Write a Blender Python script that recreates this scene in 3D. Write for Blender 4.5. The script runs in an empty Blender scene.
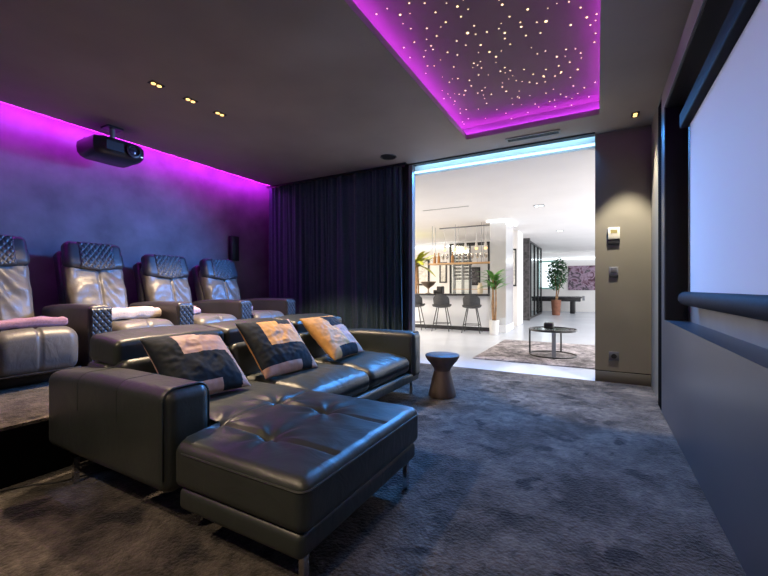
import bpy, bmesh, math, random
from math import sin, cos, pi, radians, sqrt, atan2, exp, floor as ffloor
from mathutils import Vector, Matrix, noise

sc = bpy.context.scene
COL = sc.collection
random.seed(7)

# ------------------------------------------------------------------ materials
def new_mat(name):
    m = bpy.data.materials.new(name); m.use_nodes = True
    nt = m.node_tree; b = nt.nodes['Principled BSDF']
    return m, nt, b

def N(nt, t, **kw):
    n = nt.nodes.new(t)
    for k, v in kw.items(): setattr(n, k, v)
    return n

def pbr(name, col, rough=.5, metal=0., spec=.5, noise_scale=0, noise_amt=.25, bump=0., bump_scale=None,
        coat=0., sheen=0., dist=.01, detail=4, aniso=None):
    m, nt, b = new_mat(name)
    b.inputs['Base Color'].default_value = (*col, 1)
    b.inputs['Roughness'].default_value = rough
    b.inputs['Metallic'].default_value = metal
    b.inputs['Specular IOR Level'].default_value = spec
    b.inputs['Coat Weight'].default_value = coat
    if sheen:
        b.inputs['Sheen Weight'].default_value = sheen
        b.inputs['Sheen Roughness'].default_value = .4
    if noise_scale:
        tc = N(nt, 'ShaderNodeTexCoord'); mp = N(nt, 'ShaderNodeMapping')
        nt.links.new(tc.outputs['Object'], mp.inputs['Vector'])
        if aniso: mp.inputs['Scale'].default_value = aniso
        nz = N(nt, 'ShaderNodeTexNoise'); nz.inputs['Scale'].default_value = noise_scale
        nz.inputs['Detail'].default_value = detail
        nt.links.new(mp.outputs[0], nz.inputs['Vector'])
        rp = N(nt, 'ShaderNodeValToRGB')
        lo = [max(0, c*(1-noise_amt)) for c in col]; hi = [min(1, c*(1+noise_amt)) for c in col]
        rp.color_ramp.elements[0].position = .32; rp.color_ramp.elements[1].position = .68
        rp.color_ramp.elements[0].color = (*lo, 1); rp.color_ramp.elements[1].color = (*hi, 1)
        nt.links.new(nz.outputs['Fac'], rp.inputs['Fac'])
        nt.links.new(rp.outputs['Color'], b.inputs['Base Color'])
        if bump:
            n2 = N(nt, 'ShaderNodeTexNoise'); n2.inputs['Scale'].default_value = bump_scale or noise_scale*4
            n2.inputs['Detail'].default_value = 5
            nt.links.new(mp.outputs[0], n2.inputs['Vector'])
            bp = N(nt, 'ShaderNodeBump'); bp.inputs['Strength'].default_value = bump
            bp.inputs['Distance'].default_value = dist
            nt.links.new(n2.outputs['Fac'], bp.inputs['Height'])
            nt.links.new(bp.outputs[0], b.inputs['Normal'])
    return m

def emit(name, col, strength):
    m, nt, b = new_mat(name)
    b.inputs['Base Color'].default_value = (*col, 1)
    b.inputs['Emission Color'].default_value = (*col, 1)
    b.inputs['Emission Strength'].default_value = strength
    return m

def leather(name, col, rough=.34, wr=.25):
    """grained, gently creased leather"""
    m, nt, b = new_mat(name)
    b.inputs['Roughness'].default_value = rough
    b.inputs['Specular IOR Level'].default_value = .6
    b.inputs['Coat Weight'].default_value = .12; b.inputs['Coat Roughness'].default_value = .3
    tc = N(nt, 'ShaderNodeTexCoord')
    nz = N(nt, 'ShaderNodeTexNoise'); nz.inputs['Scale'].default_value = 3.5; nz.inputs['Detail'].default_value = 6
    nt.links.new(tc.outputs['Object'], nz.inputs['Vector'])
    rp = N(nt, 'ShaderNodeValToRGB')
    rp.color_ramp.elements[0].position = .3; rp.color_ramp.elements[1].position = .7
    rp.color_ramp.elements[0].color = (*[c*.8 for c in col], 1); rp.color_ramp.elements[1].color = (*[c*1.2 for c in col], 1)
    nt.links.new(nz.outputs['Fac'], rp.inputs['Fac']); nt.links.new(rp.outputs[0], b.inputs['Base Color'])
    mp = N(nt, 'ShaderNodeMapping'); mp.inputs['Scale'].default_value = (5, 9, 5)
    nt.links.new(tc.outputs['Object'], mp.inputs['Vector'])
    n2 = N(nt, 'ShaderNodeTexNoise'); n2.inputs['Scale'].default_value = 1.3; n2.inputs['Detail'].default_value = 3
    n2.inputs['Distortion'].default_value = 1.2
    nt.links.new(mp.outputs[0], n2.inputs['Vector'])
    n3 = N(nt, 'ShaderNodeTexVoronoi'); n3.inputs['Scale'].default_value = 260
    nt.links.new(tc.outputs['Object'], n3.inputs['Vector'])
    b1 = N(nt, 'ShaderNodeBump'); b1.inputs['Strength'].default_value = wr; b1.inputs['Distance'].default_value = .03
    b2 = N(nt, 'ShaderNodeBump'); b2.inputs['Strength'].default_value = .12; b2.inputs['Distance'].default_value = .002
    nt.links.new(n2.outputs['Fac'], b1.inputs['Height']); nt.links.new(n3.outputs['Distance'], b2.inputs['Height'])
    nt.links.new(b1.outputs[0], b2.inputs['Normal']); nt.links.new(b2.outputs[0], b.inputs['Normal'])
    return m

def carpet_mat(name, base, dark, scale=1.2):
    m, nt, b = new_mat(name)
    b.inputs['Roughness'].default_value = .85; b.inputs['Specular IOR Level'].default_value = .25
    b.inputs['Sheen Weight'].default_value = .12; b.inputs['Sheen Roughness'].default_value = .45
    tc = N(nt, 'ShaderNodeTexCoord')
    n1 = N(nt, 'ShaderNodeTexNoise'); n1.inputs['Scale'].default_value = scale; n1.inputs['Detail'].default_value = 8
    n1.inputs['Roughness'].default_value = .72; n1.inputs['Distortion'].default_value = .35
    n2 = N(nt, 'ShaderNodeTexNoise'); n2.inputs['Scale'].default_value = 4.3; n2.inputs['Detail'].default_value = 7
    n2.inputs['Distortion'].default_value = .35
    n3 = N(nt, 'ShaderNodeTexNoise'); n3.inputs['Scale'].default_value = 60; n3.inputs['Detail'].default_value = 6
    for n in (n1, n2, n3): nt.links.new(tc.outputs['Object'], n.inputs['Vector'])
    r1 = N(nt, 'ShaderNodeValToRGB')
    r1.color_ramp.elements[0].position = .39; r1.color_ramp.elements[0].color = (*[c*.30 for c in base], 1)
    r1.color_ramp.elements[1].position = .63; r1.color_ramp.elements[1].color = (*[c*1.7 for c in base], 1)
    nt.links.new(n1.outputs['Fac'], r1.inputs['Fac'])
    r2 = N(nt, 'ShaderNodeValToRGB')          # pressed pile patches (foot marks)
    r2.color_ramp.elements[0].position = .585; r2.color_ramp.elements[0].color = (0, 0, 0, 1)
    r2.color_ramp.elements[1].position = .65; r2.color_ramp.elements[1].color = (1, 1, 1, 1)
    nt.links.new(n2.outputs['Fac'], r2.inputs['Fac'])
    mx = N(nt, 'ShaderNodeMix', data_type='RGBA')
    nt.links.new(r2.outputs[0], mx.inputs['Factor']); nt.links.new(r1.outputs[0], mx.inputs[6])
    mx.inputs[7].default_value = (*dark, 1)
    n4 = N(nt, 'ShaderNodeTexNoise'); n4.inputs['Scale'].default_value = 13; n4.inputs['Detail'].default_value = 9
    n4.inputs['Roughness'].default_value = .75; n4.inputs['Distortion'].default_value = .5
    nt.links.new(tc.outputs['Object'], n4.inputs['Vector'])
    r4 = N(nt, 'ShaderNodeValToRGB')
    r4.color_ramp.elements[0].position = .36; r4.color_ramp.elements[0].color = (.42, .42, .42, 1)
    r4.color_ramp.elements[1].position = .62; r4.color_ramp.elements[1].color = (1.25, 1.25, 1.25, 1)
    nt.links.new(n4.outputs['Fac'], r4.inputs['Fac'])
    m4 = N(nt, 'ShaderNodeMix', data_type='RGBA', blend_type='MULTIPLY'); m4.inputs['Factor'].default_value = 1
    nt.links.new(mx.outputs[2], m4.inputs[6]); nt.links.new(r4.outputs[0], m4.inputs[7])
    nt.links.new(m4.outputs[2], b.inputs['Base Color'])
    add = N(nt, 'ShaderNodeMath', operation='ADD')
    nt.links.new(n3.outputs['Fac'], add.inputs[0]); nt.links.new(n1.outputs['Fac'], add.inputs[1])
    bp = N(nt, 'ShaderNodeBump'); bp.inputs['Strength'].default_value = .8; bp.inputs['Distance'].default_value = .03
    nt.links.new(add.outputs[0], bp.inputs['Height']); nt.links.new(bp.outputs[0], b.inputs['Normal'])
    return m

def glass_mat(name, tint=(.9, .95, .95), refl=.1):
    m = bpy.data.materials.new(name); m.use_nodes = True; nt = m.node_tree
    for n in list(nt.nodes): nt.nodes.remove(n)
    out = N(nt, 'ShaderNodeOutputMaterial'); mix = N(nt, 'ShaderNodeMixShader')
    tr = N(nt, 'ShaderNodeBsdfTransparent'); gl = N(nt, 'ShaderNodeBsdfGlossy')
    tr.inputs[0].default_value = (*tint, 1); gl.inputs['Roughness'].default_value = .02
    mix.inputs[0].default_value = refl
    nt.links.new(tr.outputs[0], mix.inputs[1]); nt.links.new(gl.outputs[0], mix.inputs[2])
    nt.links.new(mix.outputs[0], out.inputs[0])
    return m

M = {}
M['carpet'] = carpet_mat('carpet_pile', (.092, .077, .065), (.010, .009, .010), 2.4)
M['ceil'] = pbr('ceiling_plaster', (.33, .28, .25), .75, noise_scale=1.5, noise_amt=.08, bump=.05)
M['plaster'] = pbr('dark_plaster', (.17, .165, .18), .7, noise_scale=2.2, noise_amt=.3, bump=.45, bump_scale=6, dist=.01)
M['panel'] = pbr('satin_panel', (.20, .185, .145), .45, noise_scale=2, noise_amt=.06)
M['skirt'] = pbr('skirting', (.11, .10, .08), .5)
M['frontpanel'] = pbr('lacquer_panel', (.055, .062, .075), .34, noise_scale=2, noise_amt=.06)
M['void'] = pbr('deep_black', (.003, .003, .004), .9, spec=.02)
M['black'] = pbr('matt_black', (.006, .006, .008), .5)
M['blackplastic'] = pbr('black_plastic', (.02, .02, .023), .36)
M['greyplastic'] = pbr('grey_plastic', (.10, .10, .11), .45)
M['star'] = emit('star_glow', (1, .74, .36), 2.6)
M['purple'] = emit('purple_led', (.52, .04, 1.0), 34)
M['purplewall'] = emit('purple_led_wall', (.66, .018, 1.0), 85)
M['cyan'] = emit('cool_led', (.42, .74, 1.0), 2.6)
M['whiteled'] = emit('white_led', (.85, .93, 1.0), 3)
M['warmled'] = emit('warm_lamp', (1, .60, .20), 2.4)
M['starpanel'] = pbr('star_panel', (.24, .19, .14), .8, noise_scale=2, noise_amt=.06)
M['sofa'] = leather('black_sofa_leather', (.027, .034, .029), .42, .14)
M['chair'] = leather('recliner_leather', (.125, .115, .10), .42, .16)
M['quiltbluecast'] = leather('quilted_bluecast_leather', (.03, .036, .042), .42, .05)  # dark blue tone paints the headrests' dim bluish light into the leather
M['shell'] = leather('recliner_shell_leather', (.035, .033, .038), .4, .1)
M['seam'] = pbr('dark_piping', (.008, .008, .01), .4)
M['chrome'] = pbr('chrome', (.6, .6, .62), .18, metal=1)
M['navy'] = pbr('navy_velvet', (.007, .012, .018), .8, spec=.2, noise_scale=30, noise_amt=.3, bump=.25, bump_scale=14, sheen=.06)
M['blush'] = pbr('blush_velvet', (.44, .26, .19), .6, noise_scale=18, noise_amt=.15, bump=.3, bump_scale=12, sheen=.2)
M['gold'] = pbr('gold_velvet', (.56, .28, .06), .6, noise_scale=18, noise_amt=.18, bump=.3, bump_scale=12, sheen=.2)
M['curtain'] = pbr('curtain_velour', (.05, .095, .115), .8, noise_scale=40, noise_amt=.15, bump=.1, sheen=.2)
M['mauve'] = pbr('mauve_blanket', (.36, .20, .25), .9, noise_scale=60, noise_amt=.15, bump=.4, sheen=.2)
M['cream'] = pbr('cream_blanket', (.55, .46, .38), .9, noise_scale=60, noise_amt=.12, bump=.4, sheen=.2)
M['pink'] = pbr('pink_blanket', (.50, .33, .34), .9, noise_scale=60, noise_amt=.12, bump=.4, sheen=.2)
M['stool'] = pbr('dark_wood_stool', (.085, .062, .056), .6, noise_scale=9, noise_amt=.45, aniso=(1, 1, .15))
M['screen'] = pbr('screen_fabric', (.80, .80, .84), .85)
M['casing'] = pbr('screen_casing', (.008, .009, .016), .7, spec=.15, noise_scale=20, noise_amt=.3)
M['nichewall'] = pbr('niche_wall', (.26, .25, .235), .5, noise_scale=3, noise_amt=.1)
M['offwhite'] = pbr('ivory_plastic', (.75, .72, .6), .4)
M['lcd'] = pbr('lcd_face', (.35, .30, .12), .3)
M['steel'] = pbr('brushed_steel', (.42, .41, .40), .35, metal=.7)
M['whitewall'] = pbr('white_wall', (.84, .82, .80), .7, noise_scale=1.5, noise_amt=.03)
M['whiteceil'] = pbr('white_ceiling', (.86, .82, .79), .8, noise_scale=1.5, noise_amt=.02)
M['tile'] = pbr('pale_floor_tile', (.60, .64, .71), .22, noise_scale=1.2, noise_amt=.05)
M['rug'] = carpet_mat('rug_pile', (.42, .38, .40), (.10, .09, .12), 2.2)
M['blackmetal'] = pbr('black_metal', (.018, .018, .02), .4, metal=.3)
M['greymetal'] = pbr('grey_metal', (.28, .29, .31), .35, metal=.5)
M['frame_grey'] = pbr('matt_frame_grey', (.22, .23, .25), .75, spec=.2)
M['tabletop'] = pbr('smoked_top', (.05, .05, .052), .15)
M['barwhite'] = pbr('white_bar_front', (.80, .81, .84), .3)
M['barstone'] = pbr('dark_stone', (.035, .035, .04), .2, noise_scale=8, noise_amt=.3)
M['stoolshell'] = pbr('grey_bar_stool_fabric', (.055, .056, .06), .7, noise_scale=40, noise_amt=.2)
M['oak'] = pbr('oak', (.55, .33, .15), .5, noise_scale=5, noise_amt=.25, aniso=(.3, 3, 3))
M['mirror'] = pbr('pale_mirror', (.80, .80, .80), .12, metal=.55)
M['glass'] = glass_mat('clear_glass', (.93, .96, .96), .07)
M['glassware'] = glass_mat('drinking_glass', (.80, .76, .70), .25)
M['amber'] = pbr('amber_bottle', (.35, .16, .04), .1)
M['bottle'] = pbr('dark_bottle', (.015, .02, .018), .12)
M['leaf'] = pbr('palm_leaf', (.10, .26, .055), .45, noise_scale=6, noise_amt=.4)
M['leafwarm'] = pbr('palm_leaf_bright', (.34, .36, .04), .45, noise_scale=6, noise_amt=.4)
M['leafdark'] = pbr('ficus_leaf', (.045, .13, .05), .45, noise_scale=9, noise_amt=.45)
M['trunk'] = pbr('trunk_bark', (.30, .17, .08), .8, noise_scale=12, noise_amt=.4, bump=.4)
M['terracotta'] = pbr('terracotta', (.24, .095, .055), .7, noise_scale=8, noise_amt=.2)
M['whitepot'] = pbr('white_pot', (.8, .79, .77), .4)
M['baize'] = pbr('table_cloth_dark', (.03, .05, .05), .8)
M['mint'] = pbr('mint_frame', (.35, .62, .55), .5)
M['skyglow'] = emit('daylight_pane', (.85, .95, 1.0), 1.6)
M['bronze'] = pbr('bronze_bowl', (.26, .20, .15), .3, metal=.6)
M['ivory'] = pbr('ivory_ceramic', (.80, .70, .52), .35)
M['paper'] = pbr('mat_board', (.75, .75, .73), .7)
M['slate'] = pbr('dark_textured_post', (.07, .065, .07), .55, noise_scale=14, noise_amt=.6, bump=.4)

def art_mat(name, cols, scale):
    m, nt, b = new_mat(name); b.inputs['Roughness'].default_value = .4
    tc = N(nt, 'ShaderNodeTexCoord'); v = N(nt, 'ShaderNodeTexNoise'); v.inputs['Scale'].default_value = scale
    v.inputs['Detail'].default_value = 6; v.inputs['Distortion'].default_value = 1.5
    rp = N(nt, 'ShaderNodeValToRGB'); cr = rp.color_ramp
    while len(cr.elements) < len(cols): cr.elements.new(.5)
    for i, c in enumerate(cols):
        cr.elements[i].position = .3+.4*i/(len(cols)-1); cr.elements[i].color = (*c, 1)
    nt.links.new(tc.outputs['Object'], v.inputs['Vector']); nt.links.new(v.outputs['Fac'], rp.inputs[0])
    nt.links.new(rp.outputs[0], b.inputs['Base Color'])
    return m
M['art'] = art_mat('abstract_art', [(.008, .008, .012), (.10, .03, .06), (.38, .27, .37), (.015, .01, .02), (.42, .36, .42)], 2.2)
M['artdark'] = art_mat('dark_print', [(.02, .02, .02), (.10, .09, .10), (.35, .33, .32)], 9)
M['artpale'] = art_mat('pale_print', [(.45, .43, .40), (.7, .68, .62), (.85, .84, .8)], 6)

# ------------------------------------------------------------------ mesh helpers
def box(bm, x0, x1, y0, y1, z0, z1):
    vs = [bm.verts.new((x, y, z)) for x in (x0, x1) for y in (y0, y1) for z in (z0, z1)]
    for f in ((0, 1, 3, 2), (4, 6, 7, 5), (0, 4, 5, 1), (2, 3, 7, 6), (0, 2, 6, 4), (1, 5, 7, 3)):
        bm.faces.new([vs[i] for i in f])
    return vs

def BM(): return bmesh.new()

def bx(*a):
    bm = BM(); box(bm, *a); return bm

def bbx(x0, x1, y0, y1, z0, z1, bev=.006, seg=2):
    bm = bx(x0, x1, y0, y1, z0, z1)
    bmesh.ops.bevel(bm, geom=bm.edges[:], offset=bev, segments=seg, affect='EDGES', profile=.5)
    return bm

def ticks(e, r, n, k):
    out = []
    for i in range(k): out.append(-e + r*(1-cos(i/k*pi/2)*1.0) if False else -e + r*i/k)
    m = max(1, n)
    for i in range(m+1): out.append(-(e-r) + 2*(e-r)*i/m)
    for i in range(1, k+1): out.append(e - r + r*i/k)
    return out

def rbox(bm, c, e, r, n=(8, 8, 8), k=4, deform=None, mat=None):
    """rounded cushion block; c centre, e half extents, r radius; deform(p local)->p; mat: Matrix applied about c"""
    r = min(r, min(e)*.999)
    T = [ticks(e[i], r, n[i], k) for i in range(3)]
    verts = {}
    def V(p):
        key = tuple(round(q, 6) for q in p)
        if key in verts: return verts[key]
        q = Vector([max(-(e[i]-r), min(e[i]-r, p[i])) for i in range(3)])
        d = Vector(p)-q
        if d.length > 1e-9:
            # cube -> sphere mapping of the corner offset
            a, b, g = d.x/r, d.y/r, d.z/r
            s = Vector((a*sqrt(max(0, 1-b*b/2-g*g/2+b*b*g*g/3)), b*sqrt(max(0, 1-a*a/2-g*g/2+a*a*g*g/3)),
                        g*sqrt(max(0, 1-a*a/2-b*b/2+a*a*b*b/3))))
            if s.length > 1e-9: s.normalize()
            q = q + s*r
        if deform: q = Vector(deform(q))
        if mat is not None: q = mat @ q
        v = bm.verts.new(q+Vector(c)); verts[key] = v; return v
    faces = []
    for ax in range(3):
        u, w = (ax+1) % 3, (ax+2) % 3
        for sg in (-1, 1):
            for i in range(len(T[u])-1):
                for j in range(len(T[w])-1):
                    qd = []
                    for (a, b) in ((i, j), (i+1, j), (i+1, j+1), (i, j+1)):
                        p = [0, 0, 0]; p[ax] = sg*e[ax]; p[u] = T[u][a]; p[w] = T[w][b]; qd.append(V(p))
                    if sg < 0: qd.reverse()
                    if len(set(qd)) == 4:
                        try: faces.append(bm.faces.new(qd))
                        except ValueError: pass
    return faces

def cyl(bm, p0, p1, r0, r1=None, seg=16, caps=True):
    r1 = r0 if r1 is None else r1
    p0, p1 = Vector(p0), Vector(p1); d = (p1-p0).normalized()
    a = d.orthogonal().normalized(); b = d.cross(a)
    R = []
    for p, r in ((p0, r0), (p1, r1)):
        R.append([bm.verts.new(p+(a*cos(2*pi*i/seg)+b*sin(2*pi*i/seg))*r) for i in range(seg)])
    for i in range(seg):
        bm.faces.new((R[0][i], R[0][(i+1) % seg], R[1][(i+1) % seg], R[1][i]))
    if caps:
        bm.faces.new(list(reversed(R[0]))); bm.faces.new(R[1])

def tube(bm, pts, r, seg=8):
    pts = [Vector(p) for p in pts]; rings = []
    for i, p in enumerate(pts):
        d = (pts[min(i+1, len(pts)-1)]-pts[max(i-1, 0)]).normalized()
        up = Vector((0, 0, 1)) if abs(d.z) < .95 else Vector((1, 0, 0))
        a = d.cross(up).normalized(); b = d.cross(a)
        rr = r[i] if isinstance(r, (list, tuple)) else r
        rings.append([bm.verts.new(p+(a*cos(2*pi*j/seg)+b*sin(2*pi*j/seg))*rr) for j in range(seg)])
    for i in range(len(rings)-1):
        for j in range(seg):
            bm.faces.new((rings[i][j], rings[i][(j+1) % seg], rings[i+1][(j+1) % seg], rings[i+1][j]))
    bm.faces.new(list(reversed(rings[0]))); bm.faces.new(rings[-1])

def lathe(bm, prof, c=(0, 0, 0), seg=32):
    rings = []
    for r, z in prof:
        if r < 1e-5: rings.append([bm.verts.new((c[0], c[1], c[2]+z))])
        else: rings.append([bm.verts.new((c[0]+r*cos(2*pi*j/seg), c[1]+r*sin(2*pi*j/seg), c[2]+z)) for j in range(seg)])
    for a, b in zip(rings, rings[1:]):
        for j in range(seg):
            k = (j+1) % seg
            if len(a) == 1 and len(b) == 1: continue
            if len(a) == 1: bm.faces.new((a[0], b[k], b[j]))
            elif len(b) == 1: bm.faces.new((a[j], a[k], b[0]))
            else: bm.faces.new((a[j], a[k], b[k], b[j]))
    for rg, rev in ((rings[0], True), (rings[-1], False)):
        if len(rg) > 1: bm.faces.new(list(reversed(rg)) if rev else rg)

def prism(bm, poly, axis, a0, a1):
    """extrude a 2-D polygon along an axis (0,1,2)"""
    def P(p, a):
        q = [0, 0, 0]; q[axis] = a; q[(axis+1) % 3] = p[0]; q[(axis+2) % 3] = p[1]; return q
    A = [bm.verts.new(P(p, a0)) for p in poly]; B = [bm.verts.new(P(p, a1)) for p in poly]
    n = len(poly)
    for i in range(n): bm.faces.new((A[i], A[(i+1) % n], B[(i+1) % n], B[i]))
    bm.faces.new(list(reversed(A))); bm.faces.new(B)

def obj(name, bm, mat, parent=None, world=True, smooth=True, recalc=True, angle=40):
    """one mesh object; vertices in world coordinates (world=True) are brought into the parent thing's frame"""
    if recalc: bmesh.ops.recalc_face_normals(bm, faces=bm.faces[:])
    me = bpy.data.meshes.new(name)
    if world and parent is not None:
        off = Vector((0, 0, 0)); p = parent
        while p: off = off + p.location; p = p.parent
        bmesh.ops.translate(bm, verts=bm.verts[:], vec=-off)
    if smooth:
        for f in bm.faces: f.smooth = True
        for e in bm.edges:
            if len(e.link_faces) == 2 and e.calc_face_angle(0) > radians(angle): e.smooth = False
    bm.to_mesh(me); bm.free()
    for m in (mat if isinstance(mat, (list, tuple)) else [mat]): me.materials.append(M[m] if isinstance(m, str) else m)
    o = bpy.data.objects.new(name, me); COL.objects.link(o)
    if parent is not None: o.parent = parent
    return o

def tag(o, label, cat, group=None, kind=None):
    o['label'] = label; o['category'] = cat
    if group: o['group'] = group
    if kind: o['kind'] = kind
    return o

def thing(name, label, cat, loc=(0, 0, 0), rotz=0, group=None):
    o = bpy.data.objects.new(name, None); o.empty_display_size = .1; COL.objects.link(o)
    o.location = loc; o.rotation_euler = (0, 0, rotz)
    return tag(o, label, cat, group)

def one(name, bm, mat, label, cat, base=None, group=None, **kw):
    """a thing that is one mesh; origin moved to its base"""
    if base is not None: bmesh.ops.translate(bm, verts=bm.verts[:], vec=-Vector(base))
    o = obj(name, bm, mat, None, **kw)
    if base is not None: o.location = base
    return tag(o, label, cat, group)

def struct(name, bm, mat, label=None, cat='structure', parent=None, **kw):
    o = obj(name, bm, mat, parent, **kw); o['kind'] = 'structure'
    if parent is None: o['label'] = label or name.replace('_', ' '); o['category'] = cat
    return o

def dup(o, parent=None, loc=None, rotz=None, label=None, group=None):
    c = o.copy(); COL.objects.link(c)
    if parent is not None: c.parent = parent
    if loc is not None: c.location = loc
    if rotz is not None: c.rotation_euler = (0, 0, rotz)
    if label: c['label'] = label
    if group: c['group'] = group
    for ch in [x for x in bpy.data.objects if x.parent == o]: dup(ch, c)
    return c

def light(kind, name, loc, energy, col, **kw):
    d = bpy.data.lights.new(name, kind); d.energy = energy; d.color = col
    tgt = kw.pop('target', None)
    for k, v in kw.items(): setattr(d, k, v)
    o = bpy.data.objects.new(name, d); COL.objects.link(o); o.location = loc
    if tgt is not None: o.rotation_euler = (Vector(tgt)-Vector(loc)).to_track_quat('-Z', 'Y').to_euler()
    return o

# ------------------------------------------------------------------ camera
YAW = atan2(213, 384.8)
cd = bpy.data.cameras.new('camera'); cam = bpy.data.objects.new('camera', cd); COL.objects.link(cam)
cam.location = (0, 0, 1.1); cam.rotation_euler = (pi/2, 0, YAW)
cd.sensor_width = 36; cd.lens = 36*384.8/768; cd.clip_start = .02; cd.clip_end = 100
sc.camera = cam

# ------------------------------------------------------------------ theatre shell
H = 2.92; XL = -5.29; XR = .53; YF = 5.2; YN = -2.0
struct('floor', bx(XL-.1, .8, YN, YF, -.1, 0), 'carpet', 'dark mottled carpet floor of the cinema room', 'floor')
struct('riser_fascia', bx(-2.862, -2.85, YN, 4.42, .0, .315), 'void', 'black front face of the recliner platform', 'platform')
struct('floor_riser', bx(XL+.002, -2.863, YN, 4.42, .0, .33), 'carpet', 'raised carpeted platform carrying the row of recliners', 'platform')
# ceiling slab with a rectangular opening for the star recess
HX0, HX1, HY0, HY1 = -1.40, .02, -.3, 4.62
bm = BM(); ZT = H+.06
box(bm, -5.10, HX0, YN, YF, H, ZT); box(bm, HX1, .8, YN, YF, H, ZT)
box(bm, HX0, HX1, YN, HY0, H, ZT); box(bm, HX0, HX1, HY1, YF, H, ZT)
struct('ceiling', bm, 'ceil', 'dark grey brown plaster ceiling of the cinema room', 'ceiling', smooth=False)
ZP = H+.20
bm = BM()
box(bm, HX0-.16, HX0-.14, HY0-.16, HY1+.16, ZT, ZP); box(bm, HX1+.14, HX1+.16, HY0-.16, HY1+.16, ZT, ZP)
box(bm, HX0-.14, HX1+.14, HY0-.16, HY0-.14, ZT, ZP); box(bm, HX0-.14, HX1+.14, HY1+.14, HY1+.16, ZT, ZP)
struct('trim_1', bm, 'ceil', 'upright side walls of the lit ceiling recess', 'trim', smooth=False)
# outer light-tight lid above the ceiling, and the left light slot
bm = BM(); box(bm, XL-.1, -5.02, YN, YF, ZT+.12, ZT+.14); box(bm, -5.04, -5.02, YN, YF, ZT, ZT+.12)
struct('trim_2', bm, 'ceil', 'light slot along the projector wall at the ceiling edge', 'trim', smooth=False)
struct('wall_left', bx(XL-.1, XL, YN, YF+.1, 0, 3.2), 'plaster', 'mottled dark plaster wall behind the recliners', 'wall')
struct('wall_near', bx(XL-.1, .8, YN-.1, YN, 0, 3.2), 'plaster', 'cinema wall behind the camera', 'wall')
OX0, OX1 = -2.36, -.02
bm = BM(); box(bm, XL, OX0-.1, YF, YF+.16, 0, 2.98); box(bm, OX1, .70, YF, YF+.16, .135, 2.98)
box(bm, OX1, .70, YF+.004, YF+.16, 0, .135)
struct('wall_far', bm, 'panel', 'dark satin wall panel beside the wide opening', 'wall', smooth=False)
struct('baseboard_far', bbx(OX1, XR-.002, YF-.006, YF+.004, .002, .126, .002), 'skirt', 'dark flush skirting below the switch panel', 'baseboard')
struct('trim_13', bx(OX1, XR-.003, YF-.002, YF+.002, .127, .136), 'void', 'thin black shadow groove above the skirting', 'trim')
# screen wall
ZL, ZN = .829, 2.63
struct('wall_right', bx(.66, .8, YN, 4.43, 0, 3.0), 'nichewall', 'grey wall at the back of the screen recess', 'wall')
struct('trim_3', bx(XR, .8, 4.43, YF-.0, 0, H), 'panel', 'short dark wall between opening and screen wall', 'trim')
bm = BM(); box(bm, .50, .66, YN, 4.17, 0, ZL)
struct('trim_4', bm, 'frontpanel', 'satin dark lower panel and ledge below the screen', 'trim', smooth=False)
struct('trim_5', bx(.50, .66, YN, 4.17, ZN, 2.80), 'panel', 'dark header panel above the screen recess', 'trim')
struct('trim_6', bx(.50, .66, 4.004, 4.17, ZL, ZN), 'frontpanel', 'narrow upright at the end of the screen recess', 'trim')
struct('trim_7', bx(.508, .655, 3.992, 4.004, ZL+.001, ZN-.012), 'black', 'black end lining of the screen recess', 'trim')
struct('trim_8', bx(.508, .655, YN, 4.004, ZN-.012, ZN-.001), 'black', 'black head lining of the screen recess', 'trim')
struct('trim_9', bx(.505, .66, 4.172, 4.43, 0, 2.80), 'void', 'black upright shadow gap beside the screen wall', 'trim')
bm = BM(); box(bm, .496, .504, YN, 4.0, ZN-.001, ZN+.007); 
struct('trim_10', bm, 'steel', 'thin pale edge profile along the top of the screen recess', 'trim')

# ------------------------------------------------------------------ star ceiling
sp = thing('star_ceiling_panel', 'grey recessed ceiling panel dotted with warm star lights', 'star ceiling', (-.69, 2.2, ZP))
obj('panel', bx(HX0-.17, HX1+.17, HY0-.17, HY1+.17, ZP, ZP+.03), 'starpanel', sp, smooth=False)
F_ = 384.8
def pix_z(x, y, z):
    u, v = (x-384)/F_, (288-y)/F_
    dx, dy = -sin(YAW)+u*cos(YAW), cos(YAW)+u*sin(YAW)
    t = (z-1.1)/v
    return dx*t, dy*t
seen = [(350,90,3),(565,58,3),(445,12,2),(515,25,2),(497,73,2),(428,155,2),(410,142,2),(452,90,2),(452,105,1),(386,123,2),(344,248,2),
 (456,250,2),(558,208,2),(607,197,2),(595,155,2),(620,135,1),(652,190,2),(670,240,1),(402,283,1),(290,60,1),(322,17,2),(190,8,1),
 (232,8,1),(165,40,2),(204,115,1),(175,130,1),(192,157,1),(230,155,1),(100,38,1),(633,68,2),(677,47,2),(660,20,1),(262,33,1),
 (238,77,1),(265,98,1),(320,112,1),(367,173,1),(403,87,1),(465,45,1),(467,193,1),(250,125,1),(295,143,1),(312,183,1),(368,70,1),
 (332,45,1),(550,90,1),(510,97,1),(630,170,1),(600,180,1),(530,203,1),(505,190,1),(487,265,1),(492,268,1),(415,258,1),(445,238,1),
 (355,220,1),(323,215,1),(322,150,1),(340,260,1),(315,277,1),(346,300,1),(430,300,1),(455,310,1),(515,308,1),(535,285,1),(545,293,1),
 (575,278,1),(605,258,1),(635,288,1),(683,265,1),(565,255,1),(520,225,1),(540,228,1),(590,208,1),(632,212,1),(605,200,1),(640,235,1),
 (700,225,1),(698,115,1),(687,68,1),(704,38,1),(378,255,1),(380,205,1),(452,185,1),(440,195,1),(360,235,1),(300,225,1),(285,270,1),
 (327,258,1),(330,310,1),(352,325,1),(470,325,1),(620,265,1),(590,292,1),(660,145,1),(565,190,1),(560,210,1),(240,180,1),(255,135,1)]
stars = []
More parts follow.
